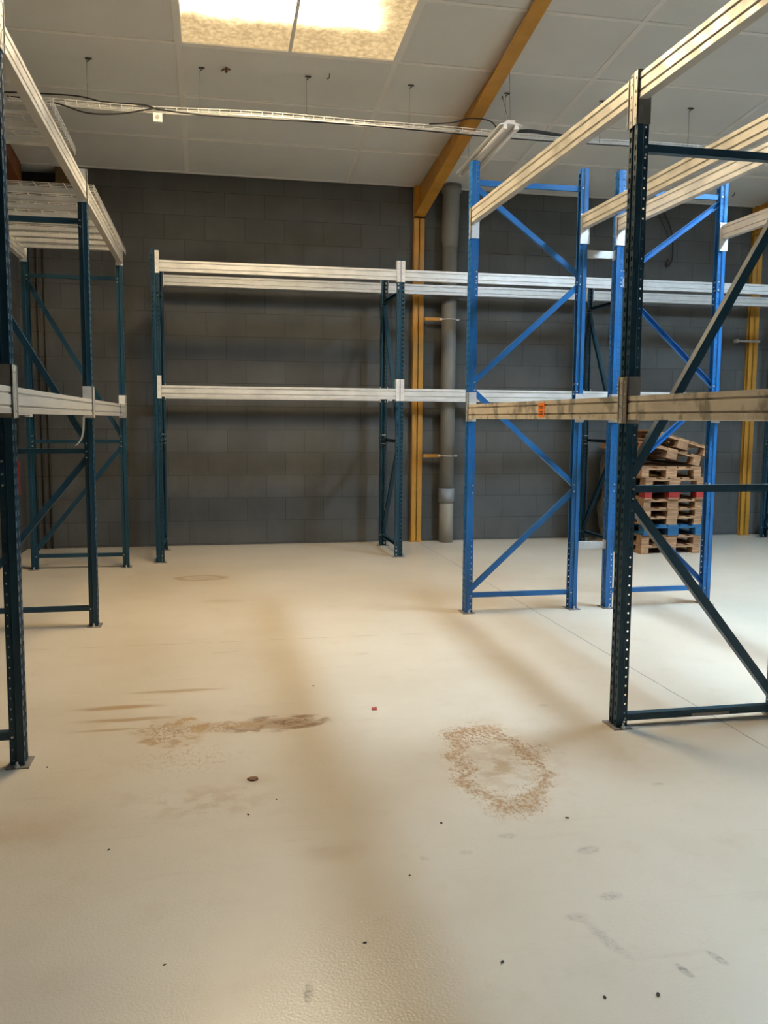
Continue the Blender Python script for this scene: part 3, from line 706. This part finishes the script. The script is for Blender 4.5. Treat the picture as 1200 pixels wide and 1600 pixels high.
cable('coiled_cable', 'black cable looped on the left wall above the extinguisher', [(XL+.03, 11.1, 2.0), (XL+.04, 11.08, 1.6), (XL+.05, 10.95, 1.63), (XL+.06, 10.75, 1.5), (XL+.06, 10.68, 1.3), (XL+.05, 10.8, 1.2), (XL+.05, 10.98, 1.35), (XL+.05, 11.0, 1.55), (XL+.07, 10.85, 1.58), (XL+.06, 10.78, 1.35), (XL+.05, 10.85, 1.22)], .013, BLACK)
# plastic tie dangling behind middle left post
b = MB(); pp = [(-.935, 7.12, 1.655), (-.937, 7.115, 1.60), (-.940, 7.11, 1.55), (-.952, 7.10, 1.49), (-.975, 7.09, 1.455), (-.995, 7.085, 1.435)]
for i in range(len(pp)-1):
    p, q = Vector(pp[i]), Vector(pp[i+1]); w = Vector((.008, 0, .003))
    b.add([p-w, p+w, q+w, q-w, p-w+Vector((0,.002,0)), p+w+Vector((0,.002,0)), q+w+Vector((0,.002,0)), q-w+Vector((0,.002,0))], [(0,1,2,3),(7,6,5,4),(0,4,5,1),(2,6,7,3),(1,5,6,2),(0,3,7,4)])
tag(b.build('plastic_strip', PAPER), 'white plastic strip dangling beside the middle post of the left rack', 'plastic strip')
# sticker on lower beam
t = thing('beam_sticker', 'small orange sticker with black print on the scuffed lower beam', 'sticker', (XR1-.0025, 5.47, 1.675))
MB().box(-.0012, 0, -.052, .052, 0, .092).build('sticker_sheet', STICK, t)
b = MB()
for zz, a in ((.066, .034), (.056, .03), (.030, .02), (.016, .036)): b.box(-.0018, -.0010, -a, a, zz, zz+.006)
b.build('printed_lines', INK, t)
tag(MB().box(2.60, 2.83, YG-.0245, YG-.0225, .034, .049).build('rack_label', LABEL), 'grey paper label on the bottom brace of the nearest right frame', 'label')
tag(MB().box(XLa-.002, XLa+.0035, 9.40, 9.418, ZLM-.003, ZLM+.126).build('tie_band', BLACK), 'dark tie band round the far lower beam of the left rack', 'band')

# ------------------------------------------------------------------ litter on the floor
b = MB(); b.add([(.895, 4.79, .001), (.925, 4.785, .001), (.93, 4.82, .006), (.90, 4.825, .002), (.895, 4.79, .003), (.925, 4.785, .003), (.93, 4.82, .008), (.90, 4.825, .004)], [(0,3,2,1),(4,5,6,7),(0,1,5,4),(1,2,6,5),(2,3,7,6),(3,0,4,7)])
tag(b.build('red_scrap', RED), 'tiny red plastic scrap lying in the middle of the floor', 'scrap')
b = MB(); ring_ = [(.181+.024*math.cos(k*PI/5)*(1+.2*math.sin(3*k)), 3.935+.022*math.sin(k*PI/5)) for k in range(10)]
b.prism(ring_, .001, .005, lambda u, v, s: (u, v, s + .1*abs(u-.181))); tag(b.build('dry_leaf', LEAF), 'small brown dry leaf lying on the left of the aisle floor', 'leaf')
crumb = None
GRIT = [(.144, 3.573, 'black crumb of grit nearer the camera than the dry leaf'), (-.396, 3.365, 'black crumb of grit at left in the foreground'),
        (.27, 3.70, 'black crumb of grit just right of and nearer than the dry leaf'), (1.256, 2.182, 'black crumb of grit at lower right beside the grey scuff marks'),
        (.863, 2.412, 'black crumb of grit low in the picture, right of the band of shade'), (.466, 2.588, 'black crumb of grit low in the middle of the picture'),
        (-.152, 2.59, 'black crumb of grit lowest at the left'), (.698, 2.964, 'black crumb of grit in the middle foreground, left of the faint scuffs'),
        (-.77, 4.25, 'black crumb of grit beside the foot of the nearest left post'), (1.45, 3.3, 'black crumb of grit just nearer than the rusty ring'),
        (1.10, 2.2, 'black crumb of grit at lower right, left of its neighbour'), (.92, 3.35, 'black crumb of grit to the lower left of the rusty ring'),
        (.62, 5.3, 'black crumb of grit beyond the red scrap')]
for x, y, lb in GRIT:
    s = random.uniform(.0045, .0080)
    if crumb is None:
        bm = bmesh.new(); bmesh.ops.create_icosphere(bm, subdivisions=1, radius=1); 
        for v in bm.verts: v.co *= random.uniform(.7, 1.25)
        me = bpy.data.meshes.new('crumb'); bm.to_mesh(me); bm.free(); me.materials.append(mat('black_grit', (.02, .016, .012), .8)); crumb = me
    o = link('grit_crumb', crumb); o.location = (x, y, s*.3); o.scale = (s*1.3, s*.9, s*.4); o.rotation_euler = (0, 0, random.uniform(0, 6))
    tag(o, lb, 'grit', 'black grit crumbs on the floor')
